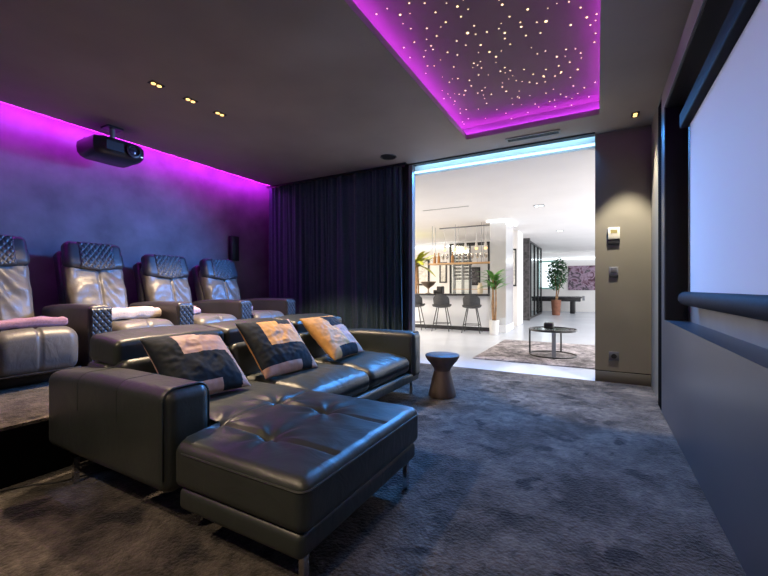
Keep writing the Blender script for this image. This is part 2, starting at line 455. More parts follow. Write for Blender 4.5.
for x, y, s in seen:
    a, b = pix_z(340+x/2.743, y/2.743, ZP); stars.append((a, b, (.006, .0068, .009, .0125)[s]))
while len(stars) < 230:
    a, b = random.uniform(HX0-.05, HX1+.05), random.uniform(1.5, HY1+.02)
    if all((a-c)**2+(b-d)**2 > .05**2 for c, d, _ in stars): stars.append((a, b, random.choice((.004, .005, .006))))
def star_bm(lst):
    bm = BM()
    for a, b, r in lst:
        m = Matrix.Translation((a, b, ZP-.002)) @ Matrix.Diagonal((1, 1, .35, 1))
        bmesh.ops.create_icosphere(bm, subdivisions=1, radius=r, matrix=m)
    return bm
for s in stars[:98]: obj('star_light', star_bm([s]), 'star', sp)
o = obj('small_star_lights', star_bm(stars[98:]), 'star', sp); o['kind'] = 'stuff'

# LED strips
def led(name, parts, mat, label):
    bm = BM()
    for p in parts: box(bm, *p)
    return one(name, bm, mat, label, 'light strip', smooth=False)
led('led_strip', [(HX0-.125, HX0-.105, HY0-.12, HY1+.12, ZT+.016, ZT+.027), (HX1+.105, HX1+.125, HY0-.12, HY1+.12, ZT+.016, ZT+.027),
    (HX0-.1, HX1+.1, HY0-.125, HY0-.105, ZT+.016, ZT+.027), (HX0-.1, HX1+.1, HY1+.105, HY1+.125, ZT+.016, ZT+.027)],
    'purple', 'purple light strip around the star ceiling recess')
led('led_strip', [(-5.118, -5.101, YN+.05, YF-.06, H+.006, H+.026)], 'purplewall', 'purple light strip along the projector wall at the ceiling')

# ------------------------------------------------------------------ ceiling fittings
def downlight(x, y, label, lit=True, energy=40, cone=75, tgt=None, col=(1, .74, .48), spread=.06, blend=.25):
    t = thing('twin_downlight', label, 'downlight', (x, y, H), 0, 'warm ceiling downlights')
    bm = BM(); box(bm, x-.036, x+.036, y-.058, y+.058, H-.006, H-.001)
    obj('frame', bm, 'black', t, smooth=False)
    for s in (-1, 1):
        bm = BM(); cyl(bm, (x, y+s*.026, H-.012), (x, y+s*.026, H-.006), .019, seg=16)
        obj('lamp', bm, 'warmled', t)
    light('SPOT', 'downlight_beam', (x, y, H-.03), energy, col, target=tgt or (x, y, 0), spot_size=radians(cone), spot_blend=blend, shadow_soft_size=spread)
downlight(-3.44, 2.02, 'warm twin downlight farthest left of the ceiling row of three', energy=250, cone=84, tgt=(-3.5, 1.5, 0))
downlight(-3.44, 2.35, 'warm twin downlight in the middle of the ceiling row of three', energy=250, cone=84, tgt=(-3.5, 2.4, 0))
downlight(-3.44, 2.68, 'warm twin downlight of the ceiling row of three, nearest the curtain', energy=250, cone=84, tgt=(-3.5, 3.2, 0))
downlight(.35, 4.80, 'single warm downlight in front of the switch panel beside the star ceiling', energy=330, cone=54, tgt=(.16, 4.88, 0), col=(1, .90, .74), blend=.2)
# fittings of the same kind behind the camera
light('SPOT', 'downlight_beam', (-2.4, -.6, H-.03), 200, (1, .76, .50), target=(-1.7, 1.0, .3), spot_size=radians(80), spot_blend=.7, shadow_soft_size=.06)
light('SPOT', 'downlight_beam', (-.6, -.9, H-.03), 120, (1, .76, .52), target=(.2, 1.3, .2), spot_size=radians(90), spot_blend=.8, shadow_soft_size=.06)

t = thing('ceiling_speaker', 'round flush grey speaker in the ceiling above the curtain', 'speaker', (-2.53, 4.70, H))
bm = BM(); lathe(bm, [(.115, -.001), (.115, -.008), (.10, -.012), (.098, -.004), (.098, -.001)], (-2.53, 4.70, H)); obj('rim', bm, 'greyplastic', t)
bm = BM(); cyl(bm, (-2.53, 4.70, H-.007), (-2.53, 4.70, H-.002), .097, seg=32); obj('grille', bm, 'blackplastic', t)

t = thing('air_vent', 'slim rectangular ceiling air vent between star ceiling and opening', 'vent', (-.68, 4.88, H))
x0, x1, y0, y1 = -.98, -.37, 4.825, 4.945
bm = BM()
box(bm, x0, x1, y0, y0+.018, H-.012, H-.001); box(bm, x0, x1, y1-.018, y1, H-.012, H-.001)
box(bm, x0, x0+.018, y0+.018, y1-.018, H-.012, H-.001); box(bm, x1-.018, x1, y0+.018, y1-.018, H-.012, H-.001)
obj('frame', bm, 'nichewall', t, smooth=False)
obj('backing', bx(x0+.019, x1-.019, y0+.019, y1-.019, H-.003, H-.001), 'black', t, smooth=False)
for k in range(4):
    yy = y0+.03+k*.02
    obj('louver', bx(x0+.02, x1-.02, yy, yy+.006, H-.011, H-.004), 'blackplastic', t, smooth=False)

# ------------------------------------------------------------------ projector
PX, PY, PZ = -4.80, 2.31, 2.535
t = thing('projector', 'black ceiling mounted projector in front of the purple lit wall', 'projector', (PX, PY, PZ))
bm = BM()
poly = [(-.22, -.21), (-.18, -.26), (.18, -.26), (.235, -.19), (.25, -.08), (.25, .08), (.235, .19), (.18, .26), (-.18, .26), (-.22, .21)]
# body: rounded plan, belly narrower than the top
rings = []
for z, s in ((.0, .80), (.02, .90), (.06, .98), (.12, 1.0), (.165, .985), (.185, .93)):
    rings.append([bm.verts.new((PX+p[0]*s, PY+p[1]*s, PZ+z)) for p in poly])
n = len(poly)
for a, b in zip(rings, rings[1:]):
    for i in range(n): bm.faces.new((a[i], a[(i+1) % n], b[(i+1) % n], b[i]))
bm.faces.new(list(reversed(rings[0]))); bm.faces.new(rings[-1])
bmesh.ops.bevel(bm, geom=[e for e in bm.edges if len(e.link_faces) == 2 and e.calc_face_angle(0) > .5], offset=.012, segments=2, affect='EDGES')
obj('body', bm, 'blackplastic', t)
bm = BM(); box(bm, PX+.245, PX+.262, PY-.17, PY+.0, PZ+.045, PZ+.14)
obj('intake_grille', bm, 'black', t, smooth=False)
bm = BM(); lathe(bm, [(.075, 0), (.075, .03), (.06, .034), (.056, .02), (.05, .012), (0, .012)], (0, 0, 0), 32)
bmesh.ops.rotate(bm, verts=bm.verts[:], cent=(0, 0, 0), matrix=Matrix.Rotation(pi/2, 3, 'Y'))
bmesh.ops.translate(bm, verts=bm.verts[:], vec=(PX+.248, PY+.10, PZ+.095))
ln = obj('lens_housing', bm, 'blackplastic', t)
bm = BM(); bmesh.ops.create_uvsphere(bm, u_segments=20, v_segments=10, radius=.046, matrix=Matrix.Translation((PX+.258, PY+.10, PZ+.095)) @ Matrix.Diagonal((.3, 1, 1, 1)))
obj('lens', bm, pbr('lens_glass', (.02, .03, .05), .05, coat=1), ln)
bm = BM(); box(bm, PX+.25, PX+.258, PY+.185, PY+.205, PZ+.05, PZ+.058); obj('status_light', bm, emit('status', (.4, .8, 1), 2), t)
mt = BM(); cyl(mt, (PX-.02, PY+.02, PZ+.18), (PX-.02, PY+.02, H-.02), .028); 
obj('mount_pole', mt, 'steel', t)
bm = BM(); box(bm, PX-.10, PX+.06, PY-.06, PY+.10, H-.02, H-.001); obj('mount_plate', bm, 'blackplastic', t, smooth=False)
bm = BM(); box(bm, PX-.12, PX+.08, PY-.10, PY+.14, PZ+.185, PZ+.205); box(bm, PX-.17, PX-.13, PY-.2, PY-.1, PZ+.185, PZ+.225); obj('mount_bracket', bm, 'blackplastic', t, smooth=False)
light('SPOT', 'screen_fill_spot', (PX+.31, PY+.10, PZ+.095), 200, (.68, .75, 1.0), target=(.6, 2.2, 1.75), spot_size=radians(35), spot_blend=.35, shadow_soft_size=.03)  # added spot that evenly brightens the screen, aimed from the lens

# wall speaker
t = thing('wall_speaker', 'slim black upright speaker on the left wall near the curtain', 'speaker', (XL, 4.36, 1.55))
obj('cabinet', bbx(XL+.001, XL+.085, 4.285, 4.435, 1.545, 1.955, .006), 'blackplastic', t)
obj('grille', bbx(XL+.085, XL+.095, 4.295, 4.425, 1.555, 1.945, .004), 'black', t)

# ------------------------------------------------------------------ curtain and sliding door frame
def curtain_bm(x0, x1, y, z0, z1):
    bm = BM(); nx, nz = 420, 14; rows = []
    for j in range(nz+1):
        v = j/nz; row = []
        for i in range(nx+1):
            u = i/nx; x = x0+(x1-x0)*u
            ph = 2*pi*(19*u + .9*sin(5*u) + .5*sin(13*u+1))
            amp = .035*(.55+.45*sin(9*u+2)**2)*(.75+.35*(1-v))
            lean = .05*(1-v)*exp(-((1-u)/.12)**2)
            yy = y + amp*sin(ph + .5*(1-v)*sin(7*u)) + .012*sin(2.3*ph+v*3)
            row.append(bm.verts.new((x + lean*.6 + .01*sin(ph*.5+v*4), yy, z0+(z1-z0)*v)))
        rows.append(row)
    for a, b in zip(rows, rows[1:]):
        for i in range(nx): bm.faces.new((a[i], a[i+1], b[i+1], b[i]))
    return bm
t = thing('curtain', 'floor length dark blue grey curtain drawn along the far wall', 'curtain', (-3.8, 5.04, 0))
cu = obj('drape', curtain_bm(-5.13, -2.50, 5.04, .015, 2.885), 'curtain', t, recalc=False, angle=180)
md = cu.modifiers.new('thickness', 'SOLIDIFY'); md.thickness = .004
obj('curtain_track', bx(-5.19, -2.42, 5.02, 5.06, 2.895, 2.919), 'blackplastic', t, smooth=False)
bm = BM(); box(bm, -2.47, -2.42, 5.10, 5.20, 0, 2.915); 
t = struct('door_1', bm, 'black', 'slim dark and grey frame of the sliding door beside the curtain', 'door', smooth=False)
obj('door_frame', bx(-2.42, -2.362, 5.12, 5.22, 0, 2.90), 'frame_grey', t, smooth=False)
obj('top_track', bx(-2.42, -.021, 5.12, 5.22, 2.903, 2.919), 'black', t, smooth=False)

# ------------------------------------------------------------------ switches on the panel
t = thing('thermostat', 'ivory wall thermostat with small display on the dark panel', 'thermostat', (.182, YF, 1.62))
obj('base_plate', bbx(.112, .230, YF-.02, YF-.001, 1.605, 1.665, .003), 'blackplastic', t)
obj('body', bbx(.112, .230, YF-.028, YF-.0005, 1.667, 1.80, .004), 'offwhite', t)
obj('display', bx(.137, .205, YF-.030, YF-.0285, 1.735, 1.775), 'lcd', t, smooth=False)
t = thing('light_switch', 'square grey light switch on the dark panel below the thermostat', 'switch', (.173, YF, 1.26))
obj('plate', bbx(.125, .215, YF-.012, YF-.0005, 1.25, 1.345, .003), 'steel', t)
obj('rocker', bbx(.14, .20, YF-.018, YF-.012, 1.275, 1.335, .003), 'greyplastic', t)
obj('lower_strip', bbx(.125, .215, YF-.014, YF-.0005, 1.222, 1.248, .003), 'blackplastic', t)
t = thing('wall_socket', 'dark square power socket low on the panel above the skirting', 'socket', (.173, YF, .30))
obj('plate', bbx(.122, .222, YF-.012, YF-.0005, .26, .36, .003), 'greyplastic', t)
bm = BM(); cyl(bm, (.172, YF-.016, .31), (.172, YF-.012, .31), .028, seg=20); obj('outlet', bm, 'black', t)

# ------------------------------------------------------------------ projection screen
t = thing('projection_screen', 'large pale projection screen hanging in the right wall recess', 'screen', (.60, 2.1, .97))
obj('screen_surface', bx(.609, .613, .55, 3.62, 1.06, 2.34), 'screen', t, smooth=False)
for a in (3.62, .505): obj('side_border', bx(.606, .618, a, a+.045, 1.06, 2.34), 'black', t, smooth=False)
for a in (3.3, .9): obj('bracket', bx(.648, .6595, a, a+.06, 2.34, 2.43), 'black', t, smooth=False)
obj('casing', bbx(.555, .655, .45, 3.70, 2.325, 2.44, .012, 3), 'casing', t)
bm = BM(); cyl(bm, (.595, .48, 1.02), (.595, 3.68, 1.02), .052, seg=28); obj('bottom_bar', bm, 'casing', t, angle=60)
bm = BM(); cyl(bm, (.595, 3.68, 1.02), (.595, 3.70, 1.02), .046, .036, seg=28); obj('end_cap', bm, 'greyplastic', t)

# ------------------------------------------------------------------ recliners
def quilt_bm(face, w, h, nu, nv, cell, depth=.008):
    """quilted pad: face(u,v,d)->point; diamond seams pressed in"""
    bm = BM(); g = []
    for j in range(nv+1):
        row = []
        for i in range(nu+1):
            a, b = (i/nu-.5)*w, (j/nv)*h
            p, q = (a/cell+b/(cell*1.25)), (a/cell-b/(cell*1.25))
            d = min(abs(p-round(p)), abs(q-round(q)))*2
            ed = min(1, min(i, nu-i, j, nv-j)/2)
            row.append(bm.verts.new(face(a, b, (depth*min(1, d*1.7)**.6 + .004)*ed)))
        g.append(row)
    for a, b in zip(g, g[1:]):
        for i in range(nu): bm.faces.new((a[i], a[i+1], b[i+1], b[i]))
    return bm

RP = .33
def make_recliner(label):
    X0, Y0 = -4.35, 1.315
    t = thing('recliner_chair', label, 'recliner', (X0, Y0, RP), 0, 'leather recliners in a row on the platform')
    def L(bm): return bm
    kw = dict(world=False)
    # plinth
    obj('base', bbx(-.45, .42, -.30, .30, .004, .09, .01), 'black', t, **kw)
    # seat with rolled leg rest front, one centre seam
    def seat_def(p):
        x, y, z = p
        g = .012*exp(-(y/.008)**2)
        up = z > 0
        crown = .02*(1-(y/.29)**2) if up else 0
        wr = .004*sin(30*y+8*x)*(.5+.5*sin(9*x)) if up else 0
        # front roll: bulge forward at mid height
        fx = .035*(1-(z/.19)**2) if x > .1 else 0
        return (x+fx-(g if x > .2 else 0), y, z+crown+wr-(g if up else 0))
    bm = BM(); rbox(bm, (.10, 0, .265), (.47, .27, .178), .085, (14, 24, 6), 6, seat_def)
    st = obj('seat', bm, 'chair', t, angle=180, **kw)
    # leg rest flap seam (lower edge piping)
    bm = BM(); tube(bm, [(.585, -.27+.54*i/12, .115) for i in range(13)], .006, 6); obj('piping', bm, 'seam', st, **kw)
    # backrest: reclined cushion
    lean = Matrix.Rotation(radians(-18), 3, 'Y')
    def back_def(p):
        x, y, z = p
        f = x > 0
        g = .02*exp(-(y/.012)**2)*(1 if z < .2 else max(0, 1-(z-.2)/.12)) if f else 0
        bulge = .03*(1-(y/.3)**2)*(.6+.4*cos(z*5)) if f else 0
        wr = 0
        if f:
            wr = .009*sin(24*(z+.9*abs(y))+3*sin(9*y))*exp(-((z-.05)/.3)**2)*min(1, abs(y)/.08+.15)
            wr += .006*noise.noise(Vector((y*9, z*16, 2.1)))
        w = 1+.03*sin((z+.35)*2.5)
        return (x+bulge+wr-g, y*w, z)
    bm = BM(); rbox(bm, (-.42, 0, .70), (.075, .272, .36), .06, (3, 40, 40), 5, back_def, lean)
    bk = obj('backrest', bm, 'chair', t, angle=180, **kw)
    # outer shell behind
    def shell_def(p):
        x, y, z = p
        return (x, y*(1-.06*max(0, z)), z)
    bm = BM(); rbox(bm, (-.545, 0, .655), (.075, .285, .53), .05, (2, 6, 8), 4, shell_def, lean)
    obj('back_shell', bm, 'shell', t, angle=180, **kw)
    # headrest: pillow with plain wings and quilted centre
    hr = thing('headrest_tmp', 'x', 'x'); bpy.data.objects.remove(hr)
    def head_def(p):
        x, y, z = p
        v = .035*max(0, 1-abs(y)/.3) if z < 0 else 0
        b = .012*(1-(y/.3)**2) if x > 0 else 0
        return (x+b, y*(1-.03*(z > 0)), z-v*(-z/.13 if z < 0 else 0))
    hc = Vector((-.50, 0, 1.115)); 
    bm = BM(); rbox(bm, hc, (.07, .284, .145), .055, (3, 16, 8), 4, head_def, lean)
    hd = obj('headrest', bm, 'quiltbluecast', t, angle=180, **kw)
    def hface(a, b, d):
        p = Vector((.078+d, a, b-.155)); p.z -= .03*max(0, 1-abs(a)/.16)*(1-b/.28)
        return hc+lean @ p
    obj('quilted_panel', quilt_bm(hface, .33, .285, 60, 52, .055, .010), 'quiltbluecast', hd, angle=180, **kw)
    # arms: the right one (towards the curtain) and the left one for the first chair
    def arm(yc, parent):
        def arm_def(p):
            x, y, z = p
            return (x, y*(1+.06*(z > 0)), z - (.03*(max(0, -x)/.48)**2 if z > 0 else 0) + (.008*(1-(y/.08)**2) if z > 0 else 0))
        bm = BM(); rbox(bm, (.07, yc, .315), (.47, .090, .30), .035, (10, 4, 8), 5, arm_def)
        a = obj('armrest', bm, 'shell', parent, angle=180, **kw)
        qf = lambda u, b, d: Vector((.541+d, yc+u, .06+b))
        obj('quilted_panel', quilt_bm(qf, .165, .53, 44, 110, .05, .010), 'quiltbluecast', a, angle=180, **kw)
    arm(-.40, t)
    return t, arm
rc, arm_fn = make_recliner('recliner cut by the left photo edge, with a mauve folded blanket on it')
YC = (1.315, 2.157, 2.955, 3.75)
labs = ['', 'dark leather recliner directly below the projector, holding a cream folded blanket',
        'dark leather recliner with pink blanket, second from the curtain',
        'dark leather recliner nearest the curtain, next to the wall speaker']
chairs = [rc]
for i in (1, 2, 3):
    c = dup(rc, None, (-4.35, YC[i], RP), None, labs[i]); chairs.append(c)
    if i >= 2:
        for ch in [x for x in bpy.data.objects if x.parent == c]:
            if ch.name.startswith('headrest'): ch.location = (.018, 0, -.075)
            if ch.name.startswith('back_shell'): ch.location = (.018, 0, -.075)
arm_fn(.40, chairs[3])

def blanket(name, x, y, z, ex, ey, ez, mat, label, seed):
    def df(p):
        a = Vector(p)
        nz = noise.noise(a*9+Vector((seed, 0, 0)))*.018+noise.noise(a*22+Vector((seed, 3, 0)))*.007
        return a+Vector((.3*nz, .5*nz, nz))
    bm = BM(); rbox(bm, (0, 0, ez), (ex, ey, ez), ez*.75, (14, 18, 3), 4, df)
    o = one(name, bm, mat, label, 'blanket', None, 'folded blankets on the recliner seats', angle=180)
    o.location = (x, y, z); return o
blanket('folded_blanket', -3.97, 1.27, RP+.458, .13, .26, .033, 'mauve', 'mauve folded blanket on the recliner at the left photo edge', 1)
blanket('folded_blanket', -4.16, 2.15, RP+.458, .16, .27, .055, 'cream', 'cream folded blanket on the recliner below the projector', 5)
blanket('folded_blanket', -4.22, 2.80, RP+.458, .12, .15, .045, 'pink', 'pink folded blanket on the recliner second from the curtain', 9)
blanket('folded_blanket', -4.22, 3.60, RP+.458, .12, .14, .04, 'pink', 'pale pink folded blanket on the recliner nearest the curtain', 13)

# ------------------------------------------------------------------ sofa
SO = (-1.9, 2.3, 0)
sf = thing('chaise_sofa', 'black leather corner sofa with tufted chaise and chrome legs', 'sofa', SO)
YM = (1.21, 1.98, 2.75, 3.52)
# plinth frames
bm = BM(); rbox(bm, (-1.222, 1.485, .205), (.342, .478, .05), .03, (6, 4, 1), 3)
obj('chaise_base', bm, 'sofa', sf, angle=60)
bm = BM(); rbox(bm, (-2.23, 2.85, .195), (.60, .87, .05), .03, (6, 8, 1), 3)
obj('seat_base', bm, 'sofa', sf, angle=60)
# chaise cushion
TU = [(-1.265, 1.25), (-1.61, 1.25), (-1.265, 1.645), (-1.61, 1.645)]
def chaise_def(p):
    x, y, z = p
    X, Y = x-1.52, y+1.49
    if X < -1.565: y = max(y, min(1.245, 1.0+(-1.565-X)*9)-1.485)
    if z <= 0: return (x, y, z)
    k = max(0, z/.09)
    dz = .012*(1-(x/.66)**2)*(1-(y/.49)**2)
    for tx, ty in TU:
        r = sqrt((X-tx)**2+(Y-ty)**2); an = atan2(Y-ty, X-tx)
        dz -= .036*exp(-(r/.045)**1.3)
        dz += .005*sin(7*an+tx*9+ty*5)*exp(-((r-.10)/.085)**2)
    for ty in (1.25, 1.645):
        if -1.63 < X < -.90: dz -= .016*exp(-((Y-ty)/.010)**2)
    if Y > 1.0: dz -= .014*exp(-((X+1.61)/.010)**2)*(1 if 1.22 < Y < 1.9 else 0)
    if X > -1.9: dz += .003*noise.noise(Vector((X*8, Y*14, .5)))
    return (x, y, z+dz*k)
bm = BM(); rbox(bm, (-1.52, 1.485, .345), (.66, .487, .098), .045, (96, 72, 3), 6, chaise_def)
ch = obj('chaise_cushion', bm, 'sofa', sf, angle=180)
for tx, ty in TU:
    bm = BM(); bmesh.ops.create_uvsphere(bm, u_segments=12, v_segments=8, radius=.011, matrix=Matrix.Translation((tx, ty, .418)) @ Matrix.Diagonal((1, 1, .5, 1)))
    obj('tuft_button', bm, 'sofa', ch)
bm = BM(); 
def piping_loop(x0, x1, y0, y1, z, r=.0045, c=.04, n=6):
    pts = []
    for cx, cy, a0 in ((x1-c, y1-c, 0), (x0+c, y1-c, pi/2), (x0+c, y0+c, pi), (x1-c, y0+c, 3*pi/2)):
        for i in range(n+1): a = a0+pi/2*i/n; pts.append((cx+c*cos(a), cy+c*sin(a), z))
    pts.append(pts[0]); return pts
tube(bm, piping_loop(-1.55, -.861, .999, 1.971, .405), .005, 6)
obj('piping', bm, 'sofa', ch)
# seats
for k in (1, 2):
    yc = (YM[k]+YM[k+1])/2
    def seat_def2(p, k=k):
        x, y, z = p
        if z <= 0: return (x + .02*(1-(z/.1)**2)*(x > .2), y, z)
        dz = .022*(1-(x/.40)**2)*(1-(y/.39)**2)
        wr = .0035*sin(y*52+2.5*sin(x*20+k)+3*sin(y*11))*exp(-((x-.30)/.13)**2) + .004*noise.noise(Vector((x*9, y*12, k)))
        roll = -.035*max(0, (x-.15)/.25)**2
        return (x+.02*(x > .2), y, z+dz+wr+roll)
    bm = BM(); rbox(bm, (-2.06, yc, .335), (.405, .382, .10), .06, (22, 30, 3), 6, seat_def2)
    s = obj('seat_cushion', bm, 'sofa', sf, angle=180)
    bm = BM(); tube(bm, [(-1.645, yc-.34+.68*i/10, .37) for i in range(11)], .004, 6); obj('piping', bm, 'sofa', s)
# back frame
bm = BM(); rbox(bm, (-2.70, 2.365, .40), (.12, 1.16, .24), .04, (2, 10, 4), 4); obj('back_frame', bm, 'sofa', sf, angle=60)
for k in range(3):
    yc = (YM[k]+YM[k+1])/2
    def bc(p):
        x, y, z = p
        return (x+.02*(1-(y/.38)**2)*(x > 0), y, z)
    bm = BM(); rbox(bm, (-2.475, yc, .50), (.11, .382, .165), .05, (3, 12, 5), 5, bc, Matrix.Rotation(radians(-12), 3, 'Y'))
    obj('back_cushion', bm, 'sofa', sf, angle=180)
    def hc2(p):
        x, y, z = p
        s = 1-(y/.385)**2
        return (x, y, z*(.88+.12*sqrt(max(0, 1-(x/.22)**2)))+.012*s+.004*noise.noise(Vector((x*10, y*9, k+.5))))
    bm = BM(); rbox(bm, (-2.635, yc, .715), (.165, .382, .085), .038, (8, 16, 3), 5, hc2, Matrix.Rotation(radians(6), 3, 'Y'))
    obj('headrest', bm, 'sofa', sf, angle=180)
# arms: thin rolled-top slabs
def sofa_arm(y0, y1, x0, x1, name='armrest'):
    yc, ey = (y0+y1)/2, (y1-y0)/2; xc, ex = (x0+x1)/2, (x1-x0)/2
    def df(p):
        x, y, z = p
        top = max(0, z)/.22
        back = max(0, -(x+.1))/.45
        return (x + .04*max(0, -z)/.22*(x > 0)*0, y, z-.03*back*top+.004*sin(y*20)*top*0)
    bm = BM(); rbox(bm, (xc, yc, .415), (ex, ey, .235), .06, (14, 4, 6), 6, df)
    a = obj(name, bm, 'sofa', sf, angle=180)
    def arch(x, e, r, zt, zb):
        pts = [(x, yc+e, zb), (x, yc+e, zt-r)]
        pts += [(x, yc+e-r+r*cos(pi/2*i/8), zt-r+r*sin(pi/2*i/8)) for i in range(1, 9)]
        pts += [(x, yc-e+r-r*sin(pi/2*i/8), zt-r+r*cos(pi/2*i/8)) for i in range(0, 9)]
        return pts+[(x, yc-e, zb)]
    bm = BM(); tube(bm, arch(x1-.030, ey-.003, .062, .649, .25), .006, 6); obj('piping', bm, 'sofa', a)   # piping framing the arm front
    for sx in (.33, .66):                                 # seams across the top of the arm
        xx = x0+(x1-x0)*sx
        bm = BM(); tube(bm, arch(xx, ey-.0008, .06, .6495-.032*max(0, -(xx-xc+.1))/.45, .45), .003, 6)
        obj('seam', bm, 'sofa', a)
    return a
sofa_arm(1.0, 1.235, -2.80, -1.635)
sofa_arm(3.525, 3.73, -2.68, -1.61)
# chrome legs
for x, y in ((-.915, 1.90), (-.93, 1.08), (-2.58, 1.06), (-1.69, 3.64), (-2.58, 3.64)):
    bm = BM(); box(bm, x-.012, x+.012, y-.014, y+.014, .002, .155); box(bm, x-.07, x+.012, y-.014, y+.014, .145, .157)
    obj('leg', bm, 'chrome', sf, smooth=False)

# scatter pillows with colour-block patches
def pillow(loc, yaw, lean, size, mats, regions, label, seed):
    nu = 60
    bm = BM(); S = size/2
    def surf(u, v, sg):
        a, b = abs(u), abs(v)
        pinch = 1-.07*(1-a**2)*b**6-.0
        t = (max(0, 1-a**2.6)*max(0, 1-b**2.6))**.55
        x = sg*.085*t + .010*noise.noise(Vector((u*3+seed, v*3, sg)))*t + .006*noise.noise(Vector((u*8+seed, v*8, sg)))*t
        return Vector((x, u*S*(1-.06*(1-a*a)*0-.05*(1-b**2)*(a**4)), v*S*(1-.05*(1-a**2)*(b**4))))
    V = {}
    for sg in (1, -1):
        for i in range(nu+1):
            for j in range(nu+1):
                u, v = -1+2*i/nu, -1+2*j/nu
                if sg < 0 and (i in (0, nu) or j in (0, nu)): V[sg, i, j] = V[1, i, j]; continue
                V[sg, i, j] = bm.verts.new(surf(u, v, sg))
    for sg in (1, -1):
        for i in range(nu):
            for j in range(nu):
                q = [V[sg, i, j], V[sg, i+1, j], V[sg, i+1, j+1], V[sg, i, j+1]]
                if sg < 0: q.reverse()
                f = bm.faces.new(q)
                u, v = -1+2*(i+.5)/nu, -1+2*(j+.5)/nu
                mi = 0
                if sg > 0:
                    for k, fn in regions:
                        if fn(u, v): mi = k
                else: mi = len(mats)-1
                f.material_index = mi
    o = obj('scatter_pillow', bm, mats, None, angle=180)
    o.location = loc; o.rotation_euler = (Matrix.Rotation(yaw, 3, 'Z') @ Matrix.Rotation(lean, 3, 'Y')).to_euler()
    return tag(o, label, 'pillow', 'colour block pillows on the sofa')
pillow((-2.17, 1.53, .63), radians(-6), radians(-50), .50, ['navy', 'blush', 'blush'],
       [(1, lambda u, v: v > .1 and u > -.40 and not (v > .78 and u > .2)), (1, lambda u, v: u > .72-.12*sin(v*3) and v < .2), (1, lambda u, v: v < -.72 and -.35 < u < .25)],
       'navy pillow with pale blush patch on top, on the chaise by the near arm', 3)
pillow((-2.19, 2.24, .645), radians(-6), radians(-44), .52, ['navy', 'gold', 'blush', 'gold'],
       [(1, lambda u, v: v > -.12 and -.48 < u < .86 and v < (.85 if u < .2 else .62)), (2, lambda u, v: u > .80-.1*sin(v*4)), (2, lambda u, v: v < -.72 and u < .35)],
       'navy pillow with creased gold square, in the middle of the sofa back', 11)
pillow((-2.19, 2.96, .645), radians(2), radians(-48), .52, ['gold', 'navy', 'blush', 'gold'],
       [(2, lambda u, v: u > .1 and v < .3), (1, lambda u, v: v > .22 and u > -.15 and v < .85-.1*u), (1, lambda u, v: v < -.62 and -.55 < u < .55)],
       'mostly gold pillow with navy corner, nearest the far sofa arm', 17)

# side stool
t = thing('side_stool', 'hourglass dark wood side stool on carpet beyond the sofa arm', 'stool', (-1.38, 3.72, 0))
bm = BM(); lathe(bm, [(.135, .004), (.14, .02), (.128, .08), (.112, .15), (.096, .21), (.083, .262)], (-1.38, 3.72, 0), 40); obj('base', bm, 'stool', t, angle=50)
bm = BM(); lathe(bm, [(.080, .262), (.088, .285), (.115, .325), (.150, .365), (.170, .40), (.172, .418), (.165, .425), (0, .423)], (-1.38, 3.72, 0), 40); obj('top', bm, 'stool', t, angle=50)

# cable on the floor
bm = BM(); tube(bm, [(-3.0+.16, .70, .006), (-2.80, .84, .006), (-2.74, .93, .006), (-2.66, 1.0, .006), (-2.62, 1.12, .006), (-2.55, 1.3, .006), (-2.5, 1.5, .006)], .004, 6)
one('power_cable', bm, 'black', 'thin black cable lying on the carpet beneath the sofa', 'cable')

# ------------------------------------------------------------------ lounge shell
ZC = 2.79
struct('floor.001', bx(-7.6, 3.4, YF, 20.2, -.1, -.001), 'tile', 'pale polished tile floor of the bright lounge', 'floor')
struct('ceiling.001', bx(-7.6, 3.4, 5.31, 20.2, ZC, ZC+.1), 'whiteceil', 'white ceiling of the bright lounge', 'ceiling')
bm = BM(); box(bm, -7.6, 3.4, 5.30, 5.31, ZC, 3.1); box(bm, -7.6, 3.4, YF, 5.30, 3.0, 3.1)
struct('trim_11', bm, 'whiteceil', 'white upstand above the opening washed by cool light', 'trim', smooth=False)
led('led_strip', [(-2.36, -.022, 5.19, 5.211, 2.793, 2.818)], 'cyan', 'cool white light strip across the top of the opening')
led('led_strip', [(-2.36, -.03, 5.215, 5.232, 2.965, 2.985)], emit('added_slot_led', (.30, .66, 1.0), 10), 'added unseen cool light strip washing the upstand above the opening')  # extra strip added out of view to light the upstand
struct('wall_left.001', bx(-7.7, -7.6, YF, 20.2, 0, ZC), 'whitewall', 'white lounge wall beyond the bar', 'wall')
struct('wall_far.001', bx(-7.6, 3.4, 20.0, 20.1, 0, ZC), 'whitewall', 'white far wall of the lounge behind the games table', 'wall')
bm = BM(); box(bm, 3.3, 3.4, YF+.16, 20, 0, .3); box(bm, 3.3, 3.4, YF+.16, 20, 2.6, ZC); box(bm, .7, 3.4, YF, YF+.16, 0, 3.0); box(bm, -7.6, XL, YF, YF+.16, 0, 3.0)
struct('wall_right.001', bm, 'whitewall', 'unseen white side wall of the lounge with an added window opening', 'wall', smooth=False)
struct('wall_back', bx(-7.6, -2.95, 13.6, 13.7, 0, ZC), 'whitewall', 'white wall behind the bar cabinet', 'wall')
led('led_strip', [(-2.9, 3.2, 19.93, 19.96, 2.46, 2.50)], 'whiteled', 'white light strip along the far lounge wall')
led('led_strip', [(-7.0, -4.45, 13.5, 13.53, 2.62, 2.65)], 'whiteled', 'white light strip above the wall behind the bar')
